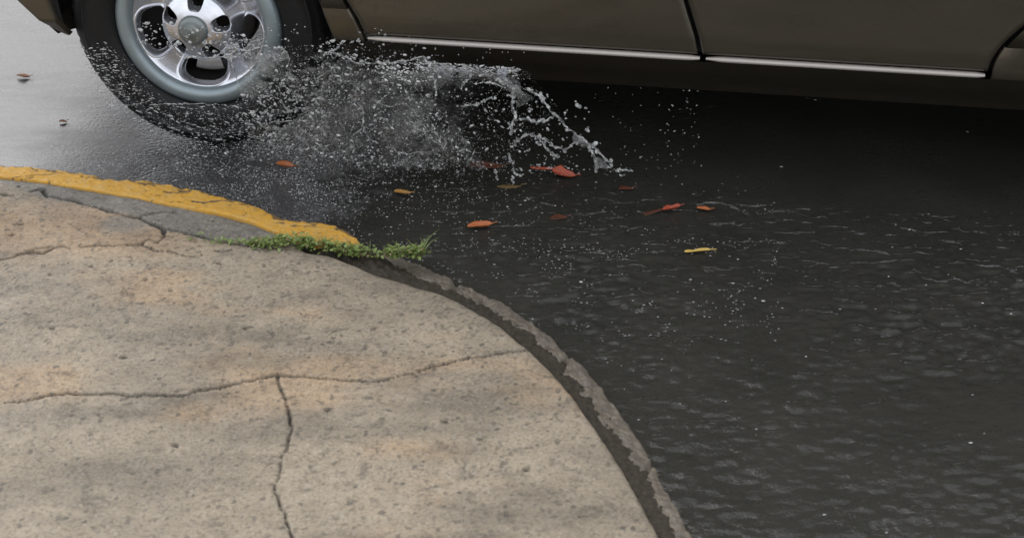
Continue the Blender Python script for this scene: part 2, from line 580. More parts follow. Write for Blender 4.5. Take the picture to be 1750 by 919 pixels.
cracks = [
    ([(54, 329), (70, 322), (83, 336), (125, 343), (163, 353), (193, 363), (220, 370), (238, 371), (260, 381), (278, 391), (300, 393), (325, 400), (356, 407), (400, 416), (440, 420), (482, 426)], 0.0050),
    ([(238, 371), (256, 364), (300, 362)], 0.0025),
    ([(278, 393), (281, 402), (276, 410), (268, 416), (253, 410), (240, 417), (225, 418), (200, 421), (170, 420), (138, 420)], 0.0042),
    ([(240, 418), (265, 428), (300, 431)], 0.0028),
    ([(120, 425), (98, 422), (75, 430), (47, 430), (32, 433), (22, 440)], 0.0048),
    ([(30, 433), (60, 424), (98, 422)], 0.003),
    ([(-180, 470), (-90, 452), (22, 440)], 0.004),
    ([(300, 432), (322, 438), (350, 436)], 0.0018),
    ([(368, 428), (384, 431), (396, 427)], 0.004),
    ([(-60, 700), (120, 672), (300, 676), (470, 640), (640, 652), (800, 610), (905, 596)], 0.0030),
    ([(470, 640), (500, 730), (470, 830), (520, 990)], 0.0026),
]
dc = np.full(PX.shape, 9.0)
crk = np.zeros(PX.shape)
jx = 0.016 * fbm(PX * 30, PY * 30, 41, 4); jy = 0.016 * fbm(PX * 30, PY * 30, 47, 4)
wv = 0.35 + 1.15 * vnoise(PX * 30, PY * 30, 77) ** 1.5
for pts, w in cracks:
    g = np.array([G(x, y, ZP)[:2] for x, y in pts])
    dd = dist_poly(g, PX + jx, PY + jy)
    crk = np.maximum(crk, 1 - sstep(0.40, 1.0, dd / (1.3 * w * wv)))
# small pits and bits of dirt
for (px, py, r) in [(36, 383, .008), (21, 401, .007), (155, 455, .006), (8, 332, .010), (20, 333, .006), (226, 440, .005), (75, 322, .008), (33, 318, .005), (86, 470, .006), (250, 478, .005), (375, 450, .005),
                    (640, 560, .007), (210, 610, .008), (420, 560, .006), (90, 560, .007), (560, 700, .008), (300, 760, .007), (760, 720, .008), (900, 800, .008)]:
    q = G(px, py, ZP)
    crk = np.maximum(crk, 0.9 * (1 - sstep(0.6, 1.1, np.hypot((PX - q[0]) + jx * 0.4, (PY - q[1]) * 1.3 + jy * 0.4) / r)))
# which stretch of slab is dark wet grey and which is stained tan
zone_px = [(-330, 300), (0, 318), (60, 330), (125, 345), (193, 364), (238, 372), (278, 392), (325, 401), (356, 407), (420, 415), (470, 419), (500, 421)]
zg = np.array([G(x, y, ZP)[:2] for x, y in zone_px])
o2 = np.argsort(zg[:, 0])
zline = np.interp(PX, zg[o2, 0], zg[o2, 1])
grey = sstep(-0.012, 0.014, PY - zline + 0.05 * fbm(PX * 7, PY * 7, 53)) * (1 - sstep(0.27, 0.31, PX))
q = G(220, 382, ZP)
grey = np.maximum(grey, 0.7 * (1 - sstep(0.02, 0.06, np.hypot((PX - q[0]) * 0.7, PY - q[1]) + 0.03 * fbm(PX * 20, PY * 20, 57))))
q = G(70, 392, ZP)
tan = (1 - sstep(0.10, 0.30, np.hypot((PX - q[0]) * 0.55, (PY - q[1]) * 1.5) + 0.16 * fbm(PX * 6, PY * 6, 61))) * (1 - grey)
tan = np.maximum(tan, 0.8 * (1 - grey) * sstep(0.04, 0.24, fbm(PX * 3.2, PY * 5.2, 67)))
PZ = ZP + 0.006 * fbm(PX * 5, PY * 5, 71) + 0.004 * fbm(PX * 35, PY * 35, 73, 3) - 0.011 * crk
PZ = PZ - 0.012 * np.exp(-T / 0.006)                        # worn, rounded edge
PZ[:, 0] = -0.06
pavement = grid('pavement', np.stack([PX, PY, PZ], -1), MT['pave'], attrs=dict(grey=grey, crack=crk, tan=tan))
tag(pavement, kind='structure')


# ------------------------------------------------------------------ kerbs
def kerb_strip(name, outer_px, inner_px, ztop, mat, rough, n=1100, seed=0, wearfn=None, gap=0.0015, breaks=False):
    a = crom([G(x, y, ztop - 0.012)[:2] for x, y in outer_px], n)
    b = crom([G(x, y, ztop)[:2] for x, y in inner_px], n)
    s = np.linspace(0, 1, n)
    L = np.r_[0, np.cumsum(np.linalg.norm(np.diff(a, axis=0), axis=1))]
    jag = rough * (fbm(L * 14, L * 0 + 1.5, seed, 4) * 2 + 0.6 * fbm(L * 70, L * 0 + 7.5, seed + 9, 2))
    dirn = (b - a) / np.maximum(np.linalg.norm(b - a, axis=1), 1e-6)[:, None]
    a = a + dirn * jag[:, None]
    b = b - dirn * gap
    tt = np.array([-0.10, -0.06, 0.0, 0.05, 0.12, 0.22, 0.34, 0.46, 0.58, 0.70, 0.82, 0.92, 0.985, 1.0, 1.0])
    zz0 = np.array([-0.10, -0.035, -0.014, -0.006, -0.002, -0.001, 0, 0, 0, 0, 0, 0, -0.001, -0.003, -0.08])
    t2 = np.r_[tt[:2], np.linspace(0, 0.985, 44), 1.0, 1.0]
    zz = np.r_[zz0[:2], np.interp(np.linspace(0, 0.985, 44), tt[2:13], zz0[2:13]), -0.003, -0.08]
    tt = t2
    P = np.zeros((n, len(tt), 3)); 
    for j, (t, z) in enumerate(zip(tt, zz)):
        p = a + (b - a) * max(t, 0) - (dirn * 0.05 * -t * 2 if t < 0 else 0)
        P[:, j, :2] = p
        P[:, j, 2] = ztop + z
    amp = np.where((tt > -0.05) & (tt < 0.99), 1, 0)[None]
    P[..., 2] += amp * (0.004 * fbm(P[..., 0] * 24, P[..., 1] * 24, seed + 3, 4) + 0.004 * fbm(P[..., 0] * 110, P[..., 1] * 110, seed + 5, 3))
    wear = wearfn(P) if wearfn else np.zeros(P.shape[:2])
    P[..., 2] -= 0.0025 * wear * amp
    if breaks:                                              # frost-broken: the strip dips and crumbles along its length
        P[..., 2] += amp * (0.014 * fbm(L * 5, L * 0 + 2.5, seed + 21, 3)[:, None] + 0.012 * fbm(P[..., 0] * 40, P[..., 1] * 40, seed + 23, 4))
        for q in (0.16, 0.43, 0.71, 0.93):
            P[..., 2] -= amp * 0.012 * np.exp(-((s - q) / 0.006) ** 2)[:, None]
    return grid(name, P, mat, attrs=dict(wear=wear))


def yellow_wear(P):
    x, y = P[..., 0], P[..., 1]
    w = np.zeros(x.shape)
    for pts, wd in [([(20, 306), (45, 303), (75, 301), (110, 296)], .0022), ([(330, 346), (346, 349), (362, 346), (385, 345)], .0035), ([(176, 308), (186, 306)], .008),
                    ([(280, 329), (300, 331), (318, 329)], .003), ([(478, 376), (486, 378)], .004), ([(498, 388), (540, 389)], .0025), ([(500, 402), (520, 398)], .0025)]:
        g = np.array([G(*q, ZP)[:2] for q in pts])
        w = np.maximum(w, 1 - sstep(0.5, 1.2, dist_poly(g, x + 0.006 * fbm(x * 60, y * 60, 91), y + 0.006 * fbm(x * 60, y * 60, 93)) / wd))
    tt = np.linspace(0, 1, P.shape[1])[None]
    w = np.maximum(w, (1 - sstep(0.10, 0.26, tt + 0.9 * fbm(x * 45, y * 60, 95, 5))) * 0.85)
    w = np.maximum(w, 0.7 * sstep(0.20, 0.28, fbm(x * 70, y * 90, 99, 5)))
    return np.clip(w, 0, 1)


kerb = kerb_strip('kerb',
    [(-1500, 205), (-800, 218), (-330, 245), (-150, 266), (0, 285), (60, 290), (110, 297), (170, 306), (190, 310), (240, 312), (262, 316), (300, 323), (345, 331), (390, 344), (420, 350), (450, 359), (480, 373), (497, 380), (540, 385), (580, 389), (601, 402), (616, 421)],
    [(-1500, 219), (-800, 233), (-330, 262), (-150, 281), (0, 301), (50, 306), (100, 314), (150, 322), (200, 331), (250, 340), (300, 350), (350, 359), (400, 370), (440, 382), (470, 395), (500, 405), (540, 413), (580, 420), (612, 425)],
    ZP + 0.004, MT['yellow'], 0.011, seed=120, wearfn=yellow_wear)
tag(kerb, 'low kerb painted yellow with chipped edge between road and pavement', 'kerb', kind='structure')
kerb2 = kerb_strip('kerb',
    [(640, 440), (668, 439), (698, 449), (734, 463), (766, 477), (794, 490), (823, 504), (880, 534), (932, 570), (984, 620), (1038, 680), (1090, 752), (1142, 842), (1190, 934), (1230, 1044)],
    [(640, 446), (660, 451), (680, 458), (700, 466), (727, 479), (756, 494), (800, 513), (858, 546), (913, 591), (968, 646), (1018, 711), (1068, 786), (1118, 876), (1158, 956), (1198, 1076)],
    ZP - 0.032, MT['concrete'], 0.012, seed=160, breaks=True)
tag(kerb2, 'bare concrete kerb strip sunk along the pavement edge', 'kerb', kind='structure')
# dark soil filling the joint under the weeds
NS, NW = 420, 25
sp = crom([G(x, y, 0.03)[:2] for x, y in [(300, 402), (400, 414), (470, 414), (540, 425), (600, 436), (640, 452), (700, 478), (756, 500), (850, 548), (905, 590), (1010, 710), (1110, 870), (1200, 1060)]], NS)
tn = np.gradient(sp, axis=0); tn /= np.linalg.norm(tn, axis=1)[:, None]; nm = np.stack([-tn[:, 1], tn[:, 0]], 1)
Q = np.zeros((NS, NW, 3))
for j, w in enumerate(np.linspace(-0.05, 0.05, NW)):
    Q[:, j, :2] = sp + nm * w
    Q[:, j, 2] = 0.047 - 0.02 * (w / 0.05) ** 2 - 0.02 * sstep(0.42, 0.55, Q[:, j, 0]) + 0.010 * fbm(Q[:, j, 0] * 40, Q[:, j, 1] * 40, 33) + 0.012 * fbm(Q[:, j, 0] * 130, Q[:, j, 1] * 130, 35, 2)
soil = grid('soil', Q, MT['soil'], flip=True)
tag(soil, kind='structure')

# ------------------------------------------------------------------ the car
car = empty('car', (0, 0, 0), -PSI)
tag(car, 'bronze brown car with silver wheel driving through the puddle', 'car')
YMID, YS = 0.81, -0.05
RW = 0.335
WB = 2.56


def side_y(x, z):
    """outward face of the near flank: local y at (x, z)"""
    y = np.interp(z, [0.18, 0.24, 0.29, 0.34, 0.40, 0.55, 0.70, 0.85, 0.95, 1.0, 1.30, 1.60],
                  [0.10, 0.055, 0.0, -0.045, -0.055, -0.068, -0.075, -0.066, -0.04, 0.0, 0.08, 0.20])
    x = np.asarray(x, float)
    y = y + 0.42 * np.clip((-x - 0.42) / 0.36, 0, 1.2) ** 2 + 0.35 * np.clip((x - 2.95) / 0.38, 0, 1.2) ** 2
    return y


def row_panel(name, xl, xr, zs, nu, mat, parent, far=False, thick=0.022, lips='lrb'):
    zs = np.asarray(zs)
    u = np.linspace(0, 1, nu)
    P = np.zeros((nu, len(zs), 3))
    for j, z in enumerate(zs):
        x = xl(z) + (xr(z) - xl(z)) * u
        P[:, j, 0] = x; P[:, j, 1] = side_y(x, z); P[:, j, 2] = z
    if 'l' in lips: P = np.concatenate([P[:1] + [0, thick, 0], P], 0)
    if 'r' in lips: P = np.concatenate([P, P[-1:] + [0, thick, 0]], 0)
    if 'b' in lips: P = np.concatenate([P[:, :1] + [0, thick, 0], P], 1)
    if far: P[..., 1] = 2 * YMID - P[..., 1]
    return P


def panel(name, blocks, mat, parent, far=False):
    """one mesh from several row/column blocks"""
    VV, FF, off = [], [], 0
    for P in blocks:
        VV.append(P.reshape(-1, 3)); FF.append(grid_faces(P.shape[0], P.shape[1], flip=far) + off); off += P.shape[0] * P.shape[1]
    return mesh(name, np.concatenate(VV), np.concatenate(FF), mat, parent)


Vs = lambda px, py: V(px, py, YS)
arch_r = [Vs(548, -1), Vs(554, 22), Vs(562, 46), Vs(573, 76), Vs(584, 100)]
arch_l = [Vs(80, -1), Vs(88, 26), Vs(97, 52), Vs(107, 83)]
seam = [Vs(592, -8), Vs(598, 6), Vs(612, 40), Vs(621, 62), Vs(625, 72)]
seam2 = [Vs(1176, -20), Vs(1184, 25), Vs(1191, 62), Vs(1197, 96), Vs(1200, 108)]
front_e = [Vs(108, 84), Vs(88, 61), Vs(60, 31), Vs(30, -1), Vs(-10, -42), Vs(-60, -92)]


def zx(pts):
    a = np.array(sorted([(z, x) for x, z in pts]))
    return lambda z: float(np.interp(z, a[:, 0], a[:, 1]))


ar, al, fe = zx(arch_r), zx(arch_l), zx(front_e)
_s1, _s2 = zx(seam), zx(seam2)
z_top = 0.42
AC = (al(z_top) + ar(z_top)) / 2; AW = (ar(z_top) - al(z_top)) / 2; AH = 0.33


def s1(z):
    return _s1(z) - 0.16 * max(0, z - 0.40) * 0.4 - 0.10 * max(0, z - 0.40)


def s2(z):
    return _s2(z) - 0.10 * max(0, z - 0.40)


GAP = 0.006
z0d = 0.358                                                  # lower edge of the doors
zrows = np.r_[np.linspace(z0d, 0.5, 18), np.linspace(0.52, 0.99, 22)]
legz = np.linspace(0.318, z_top, 16)


def top_block(xa, xb, c, hw, ht, zb, ztop, ncol=70, nrow=14, far=False, lip=0.05):
    """flank over a wheel arch: fans from the arch (and the level bits beside it) up to the shoulder"""
    th = np.linspace(math.pi, 0, ncol)
    x0, x1 = xa(zb), xb(zb)
    xp = np.r_[np.linspace(x0, c - hw, 10)[:-1], c + hw * np.cos(th), np.linspace(c + hw, x1, 10)[1:]]
    zp = np.r_[np.full(9, zb), zb + ht * np.sin(th), np.full(9, zb)]
    n = len(xp)
    uu = np.linspace(0, 1, n)
    P = np.zeros((n, nrow + 1, 3))
    for i in range(n):
        u = uu[i]
        for j in range(nrow):
            v = j / (nrow - 1)
            z = zp[i] + (ztop - zp[i]) * v
            xx = xp[i] + (xa(ztop) + (xb(ztop) - xa(ztop)) * u - xp[i]) * v
            xx += max(0, 1 - u * 8) * (xa(z) - (x0 + (xa(ztop) - x0) * v)) + max(0, 1 - (1 - u) * 8) * (xb(z) - (x1 + (xb(ztop) - x1) * v))
            P[i, j + 1] = (xx, side_y(xx, z), z)
        P[i, 0] = P[i, 1] + [0, lip, 0]
    P[:9, 0] = P[:9, 1] + [0, 0.002, 0]; P[-9:, 0] = P[-9:, 1] + [0, 0.002, 0]
    if far: P[..., 1] = 2 * YMID - P[..., 1]
    return P


def fe_all(z):
    return max(fe(min(z, 0.53)), -0.76) if z <= 0.53 else -0.72 - 0.02 * sstep(0.53, 0.7, z)


def seg(xa, xb):
    return xa, xb


for far in (False, True):
    # front fender: strip behind the wheel, strip ahead of it, the part over the arch
    legz_r = np.linspace(0.322, z_top, 14)
    b1 = row_panel('', lambda z: ar(z), lambda z: s1(z) - GAP, legz_r, 12, None, None, far)
    b2 = row_panel('', lambda z: min(fe(z), al(z) - 0.002), lambda z: al(z), np.linspace(0.285, z_top, 18), 14, None, None, far)
    # shoulders beside the arch between z_top and the arch crown
    b3 = top_block(lambda z: fe_all(z), lambda z: s1(z) - GAP, AC, AW, AH, z_top, 0.99, far=far)
    zz = np.linspace(z_top, 0.99, 10)
    panel('front_fender', [b1, b2, b3], MT['paint'], car, far)
    # side closing strips left and right of the arch block are part of b3 (it fans out to both seams)
    fd = panel('front_door', [row_panel('', lambda z: s1(z) + GAP, lambda z: s2(z) - GAP, zrows, 60, None, None, far)], MT['paint'], car, far)
    r2 = lambda z: 2.14 - 0.28 * sstep(0.75, 0.36, z)
    rd = panel('rear_door', [row_panel('', lambda z: s2(z) + GAP, lambda z: r2(z) - GAP, zrows, 50, None, None, far)], MT['paint'], car, far)
    rb1 = row_panel('', lambda z: r2(z) + GAP, lambda z: WB - 0.36, np.linspace(0.322, z_top, 6), 8, None, None, far)
    rb2 = row_panel('', lambda z: WB + 0.36, lambda z: 3.30, np.linspace(0.322, z_top, 6), 14, None, None, far)
    rb3 = top_block(lambda z: r2(z) + GAP, lambda z: 3.30, WB, 0.36, 0.33, z_top, 0.99, far=far)
    panel('rear_fender', [rb1, rb2, rb3], MT['paint'], car, far)
    # sill under the doors, tucked under the body
    xa, xb = ar(0.322) + 0.004, WB - 0.35
    zr = np.r_[0.215, 0.235, 0.26, 0.28, 0.295, 0.31, 0.322, 0.332, 0.337]
    Pr = row_panel('', lambda z: xa + 0.02 * (0.337 - z), lambda z: xb, zr, 60, None, None, far, lips='lr')
    panel('sill', [Pr], MT['rocker'], car, far)
    # pale trim strip along the foot of each door
    for (pa, xs0, xs1) in ((fd, s1(0.35) + GAP + 0.002, s2(0.345) - 0.004), (rd, s2(0.345) + 0.010, r2(0.35) - 0.01)):
        n = 40
        P = np.zeros((n, 8, 3))
        for i, x in enumerate(np.linspace(xs0, xs1, n)):
            tp = min(1, (i / 4 + 0.45), ((n - 1 - i) / 3 + 0.6))
            for j, a in enumerate(np.linspace(-100, 100, 8)):
                P[i, j] = (x, side_y(x, 0.345) - 0.010 * math.cos(R(a)) * tp + 0.004, 0.3455 + 0.0068 * math.sin(R(a)) * tp)
        if far: P[..., 1] = 2 * YMID - P[..., 1]
        grid('door_trim', P, MT['trim'], pa, flip=far)
    # windows and handles
    for (pa, xA, xB, xC, xD) in ((fd, s1(0.99) + 0.06, s2(0.99) - 0.04, s2(0.99) - 0.06, s1(0.99) + 0.55), (rd, s2(0.99) + 0.04, 2.30, 2.22, s2(0.99) + 0.06)):
        P = np.zeros((10, 8, 3))
        for i in range(10):
            for j in range(8):
                u, v = i / 9, j / 7
                x = (xA * (1 - u) + xB * u) * (1 - v) + (xD * (1 - u) + xC * u) * v
                z = 1.0 + 0.46 * v
                P[i, j] = (x, side_y(x, z) - 0.002, z)
        if far: P[..., 1] = 2 * YMID - P[..., 1]
        grid('door_window', P, MT['glass'], pa, flip=far)
        hx = xB - 0.16
        yh = float(side_y(hx, 0.86))
        y0, y1 = (yh - 0.035, yh - 0.005) if not far else (2 * YMID - yh + 0.005, 2 * YMID - yh + 0.035)
        box('door_handle', (hx - 0.08, y0, 0.85), (hx + 0.08, y1, 0.88), MT['paint'], pa, 0.008)
    # upper frame of the cabin
    fr = []
    for z, x0, x1 in ((1.0, 0.46, 3.12), (1.46, 1.02, 2.95), (1.60, 1.15, 2.88)):
        fr.append([(x, float(side_y(min(x, 2.9), z)) + 0.006, z) for x in np.linspace(x0, x1, 24)])
    P = np.array(fr).transpose(1, 0, 2)
    P = P[:, [0, 1, 2]]
    if far: P[..., 1] = 2 * YMID - P[..., 1]
    grid('cabin_side', P, MT['paint'], car, flip=far)


def cross(name, rows, mat, bulge=0.0, n=24):
    """panel running across the car; rows: (x, y_near, z)"""
    P = np.zeros((n, len(rows), 3))
    for j, (x, y, z) in enumerate(rows):
        for i, u in enumerate(np.linspace(-1, 1, n)):
            P[i, j] = (x + bulge * (u * u - 0) * (1 if bulge else 0), YMID + u * (YMID - y), z + 0.02 * (1 - u * u))
    return grid(name, P, mat, car)


cross('hood', [(-0.74, 0.36, 0.93), (-0.60, 0.12, 0.985), (-0.3, 0.02, 1.0), (0.46, 0.0, 1.03)], MT['paint'])
cross('windshield', [(0.44, 0.05, 1.02), (1.16, 0.19, 1.58)], MT['glass'])
cross('roof', [(1.14, 0.20, 1.59), (1.5, 0.2, 1.64), (2.3, 0.2, 1.65), (2.90, 0.2, 1.60)], MT['paint'])
cross('rear_window', [(2.90, 0.2, 1.59), (3.16, 0.10, 1.02)], MT['glass'])
cross('tailgate', [(3.14, 0.12, 1.01), (3.31, 0.26, 0.9), (3.34, 0.28, 0.6), (3.34, 0.28, 0.42)], MT['paint'])
fb = cross('front_bumper', [(-0.74, 0.36, 0.94), (-0.76, 0.36, 0.72), (-0.78, 0.38, 0.55), (-0.76, 0.37, 0.50), (-0.66, 0.22, 0.44), (-0.50, 0.02, 0.405), (-0.36, 0.0, 0.29), (-0.34, 0.10, 0.27)], MT['paint'])
box('grille', (-0.80, 0.46, 0.70), (-0.75, 1.16, 0.84), MT['dark'], fb, 0.02)
for y in (0.20, 1.20):
    box('headlight', (-0.775, y, 0.72), (-0.70, y + 0.22, 0.86), MT['lamp'], fb, 0.03)
for y in (0.10, 1.32):
    box('tail_light', (3.26, y, 0.80), (3.345, y + 0.20, 1.0), MT['red'], car, 0.03)
for y0, y1 in ((-0.20, -0.03), (1.65, 1.82)):
    box('wing_mirror', (0.72, y0, 1.0), (0.86, y1, 1.12), MT['paint'], car, 0.035)

# underbody: a plate behind the flank panels, floor and axles
ub = box('underbody', (0.42, 0.10, 0.205), (2.15, 1.52, 0.34), MT['dark'], car, 0.02)
box('floor_pan', (0.34, 0.0, 0.345), (2.15, 1.62, 0.98), MT['dark'], ub, 0.0)
box('engine_tray', (-0.36, 0.34, 0.27), (0.42, 1.28, 0.80), MT['dark'], ub, 0.03)
box('rear_floor', (2.15, 0.34, 0.30), (3.28, 1.28, 0.90), MT['dark'], ub, 0.03)
for xw in (0, WB):
    for far in (False, True):
        pr = [(0.345, 0.02), (0.372, 0.03), (0.375, 0.33), (0.0, 0.335)]
        w = lathe('wheel_well', pr, MT['dark'], car, 40, -12, 192)
        w.location = (xw + (AC if xw == 0 else 0), 0.0 if not far else 2 * YMID, 0.385)
        if far: w.scale = (1, -1, 1)


# ---- wheel: tyre, rim (> lip, hub cap), brake
wheel = empty('wheel')
wheel.parent = car
wheel.location = (0, 0, RW)


def tread(r, y, t):
    g = (np.sin(t * 62 + y * 60) > 0.55) & (r > 0.322)
    r = r - 0.006 * g
    rib = 0.0012 * np.sin(t * 180) * ((r > 0.285) & (r < 0.322) & (y < 0.1))
    return r, y + rib


tyre = lathe('tyre', [(0.196, 0.022), (0.2045, 0.010), (0.212, -0.002), (0.222, -0.009), (0.240, -0.0145), (0.262, -0.0165), (0.283, -0.0135), (0.2835, -0.0155), (0.288, -0.0155), (0.2885, -0.012),
                      (0.302, -0.004), (0.314, 0.008), (0.324, 0.024), (0.330, 0.034), (0.3335, 0.05), (0.335, 0.068), (0.3285, 0.069), (0.3285, 0.076), (0.335, 0.077), (0.3355, 0.115),
                      (0.3285, 0.116), (0.3285, 0.123), (0.335, 0.124), (0.333, 0.16), (0.320, 0.185), (0.290, 0.20), (0.21, 0.19)], MT['tyre'], wheel, 360, fn=tread)

# rim face: polar grid pushed into a dish, with five windows and five lug pockets cut out
nr, na = 130, 720
rr = np.linspace(0.0, 0.170, nr); aa = np.linspace(0, 2 * np.pi, na + 1)
RR, AA = np.meshgrid(rr, aa, indexing='ij')
prof_r = [0.0, 0.036, 0.040, 0.050, 0.070, 0.086, 0.094, 0.102, 0.112, 0.130, 0.148, 0.158, 0.165, 0.170]
prof_y = [-0.036, -0.036, -0.035, -0.032, -0.024, -0.012, 0.030, 0.058, 0.060, 0.043, 0.023, 0.011, 0.005, 0.003]
YY = np.interp(RR, np.linspace(0, 0.17, 400), np.convolve(np.pad(np.interp(np.linspace(0, 0.17, 400), prof_r, prof_y), 8, mode='edge'), np.ones(17) / 17, 'valid'))


def slots(rc, hr, hw, a0, taper):
    best = np.full(RR.shape, 9.0)
    for k in range(5):
        a = R(a0 + 72 * k)
        da = (AA - a + np.pi) % (2 * np.pi) - np.pi
        w = hw * (1 + taper * (RR - rc) / hr)
        x = RR * da
        best = np.minimum(best, (np.abs((RR - rc) / hr) ** 3.2 + np.abs(x / w) ** 3.2) ** (1 / 3.2))
    return best


win = slots(0.1290, 0.0315, 0.058, -92, 0.20)
pock = slots(0.066, 0.020, 0.0190, 84, 0.25)
YY = YY - 0.003 * np.exp(-((win - 1.06) / 0.05) ** 2)
YY = YY + 0.016 * (1 - sstep(0.90, 1.0, win)) + 0.030 * (1 - sstep(0.84, 1.0, pock))
keepm = np.minimum(win - 0.06, pock)
cm = 0.25 * (keepm[:-1, :-1] + keepm[1:, :-1] + keepm[:-1, 1:] + keepm[1:, 1:]) > 0.83
P = np.stack([RR * np.cos(AA), YY, RR * np.sin(AA)], -1)
rim = grid('rim', P, MT['silver'], wheel, keep=cm)
lathe('rim_lip', [(0.158, 0.026), (0.1625, 0.012), (0.166, 0.000), (0.170, -0.008), (0.176, -0.0125), (0.184, -0.014), (0.193, -0.0125), (0.201, -0.008), (0.2065, 0.000), (0.2085, 0.008), (0.206, 0.016)], MT['lip'], rim, 160)
lathe('hub_cap', [(0.0, -0.050), (0.014, -0.050), (0.0155, -0.049), (0.024, -0.0487), (0.031, -0.0465), (0.036, -0.042), (0.0385, -0.034), (0.0385, -0.01)], MT['cap'], rim, 64)
lathe('rim_barrel', [(0.168, 0.012), (0.164, 0.05), (0.155, 0.10), (0.160, 0.19)], MT['drum'], rim, 64)
br = lathe('brake_drum', [(0.0, 0.075), (0.10, 0.075), (0.118, 0.080), (0.122, 0.085), (0.122, 0.13), (0.0, 0.131)], MT['drum'], wheel, 64)
cal = lathe('brake_caliper', [(0.100, 0.060), (0.104, 0.054), (0.136, 0.054), (0.142, 0.060), (0.142, 0.10), (0.10, 0.10)], MT['caliper'], br, 24, -104, -74)


def dup(o, parent):
    c = o.copy(); COL.objects.link(c); c.parent = parent
    for ch in o.children:
        dup(ch, c)
    return c


for (x, y, rz) in ((WB, 0, 0), (0, 2 * YMID, math.pi), (WB, 2 * YMID, math.pi)):
    kids = list(wheel.children)
    w = wheel.copy(); COL.objects.link(w); w.parent = car
    w.location = (x, y, RW); w.rotation_euler = (0, 0, rz)
    for ch in kids: dup(ch, w)

# ------------------------------------------------------------------ the splash
splash = empty('water_splash', (0, 0, 0), -PSI)
tag(splash, 'torn sheet of puddle water thrown up beside the front wheel', 'water splash')


def film(topc, botc, mat, nu=120, nv=60, y0=-0.13, belly=0.10, crump=0.03, thr=0.14, seed=0, holefn=None, edge_tear=0.5):
    a = crom(topc, nu); b = crom(botc, nu)
    P = np.zeros((nu, nv, 3))
    pxg = np.zeros((nu, nv)); pyg = np.zeros((nu, nv))
    v = np.linspace(0, 1, nv)
    for i in range(nu):
        pxg[i] = a[i, 0] + (b[i, 0] - a[i, 0]) * v
        pyg[i] = a[i, 1] + (b[i, 1] - a[i, 1]) * v
    Yl = y0 - belly * np.sin(np.pi * v[None] * 0.8) + crump * 2 * fbm(pxg / 38, pyg / 38, seed, 4)
    pxg = pxg + 9 * fbm(pxg / 16, pyg / 16, seed + 5, 3); pyg = pyg + 9 * fbm(pxg / 16, pyg / 16, seed + 6, 3)
    for i in range(nu):
        for j in range(nv):
            x, z = V(pxg[i, j], pyg[i, j], Yl[i, j])
            P[i, j] = (x, Yl[i, j], max(z, 0.002))
    h = fbm(pxg / 30, pyg / 22, seed + 11, 4)
    uu = np.linspace(0, 1, nu)[:, None]; e = np.minimum(np.minimum(uu, 1 - uu) * 6, np.minimum(v, 1 - v)[None] * 5)
    h = h + edge_tear * 0.35 * (1 - np.clip(e, 0, 1)) * (0.4 + vnoise(pxg / 9, pyg / 9, seed + 15))
    if holefn: h = h + holefn(pxg, pyg)
    c = 0.25 * (h[:-1, :-1] + h[1:, :-1] + h[:-1, 1:] + h[1:, 1:]) < thr
    return grid('water_sheet', P, mat, splash, keep=c)


main_top = [(425, 100), (450, 92), (480, 88), (530, 92), (561, 92), (587, 98), (611, 108), (640, 110), (670, 112), (700, 126), (735, 160), (765, 195), (790, 225), (815, 262), (832, 286)]
main_bot = [(420, 226), (445, 236), (470, 248), (520, 262), (560, 270), (600, 278), (640, 283), (680, 286), (710, 288), (740, 289), (765, 289), (785, 290), (805, 290), (820, 291), (836, 291)]
hole = lambda x, y: 0.30 * np.exp(-(((x - 485) / 50) ** 2 + ((y - 172) / 28) ** 2)) + 0.2 * np.exp(-(((x - 430) / 40) ** 2 + ((y - 195) / 25) ** 2)) + 0.22 * np.exp(-(((x - 745) / 16) ** 2 + ((y - 200) / 12) ** 2))
film(main_top, main_bot, MT['sheet'], 170, 90, -0.14, 0.12, 0.035, 0.10, 3, hole)
film(main_top, main_bot, MT['sheet'], 150, 80, -0.08, 0.04, 0.04, 0.06, 23, hole)
film([(395, 96), (420, 89), (450, 82), (483, 83), (497, 98)], [(404, 150), (418, 172), (440, 166), (468, 135), (494, 120)], MT['film'], 50, 40, -0.10, 0.03, 0.02, 0.13, 41)
film([(640, 108), (666, 107), (697, 102), (720, 97), (740, 104), (770, 112), (830, 120), (870, 126), (900, 148), (912, 168)], [(650, 130), (680, 146), (705, 150), (735, 156), (760, 146), (790, 140), (830, 138), (852, 146), (878, 168), (884, 186)], MT['film'], 120, 34, -0.12, 0.03, 0.02, 0.04, 61)
film([(722, 106), (760, 110), (800, 112), (840, 114), (893, 117)], [(730, 130), (765, 131), (800, 128), (840, 131), (885, 150)], MT['foam'], 110, 30, -0.085, 0.02, 0.02, -0.01, 71, None, 0.9)  # pale film added in place of the sky reflection below the sill
film([(978, 226), (1000, 240), (1018, 252), (1030, 266), (1042, 284)], [(980, 244), (996, 256), (1006, 264), (1012, 276), (1020, 296)], MT['film'], 60, 30, -0.17, 0.02, 0.02, 0.03, 81)
film([(843, 132), (865, 134), (890, 142), (906, 156)], [(868, 158), (880, 166), (892, 168), (904, 164)], MT['film'], 30, 18, -0.15, 0.02, 0.01, 0.2, 87)

ico = bmesh.new()
bmesh.ops.create_icosphere(ico, subdivisions=2, radius=1.0)
ICO_V = np.array([v.co[:] for v in ico.verts]); ICO_F = np.array([[v.index for v in f.verts] for f in ico.faces])
ico.free()
ico = bmesh.new()
bmesh.ops.create_icosphere(ico, subdivisions=1, radius=1.0)
ICS_V = np.array([v.co[:] for v in ico.verts]); ICS_F = np.array([[v.index for v in f.verts] for f in ico.faces])
ico.free()


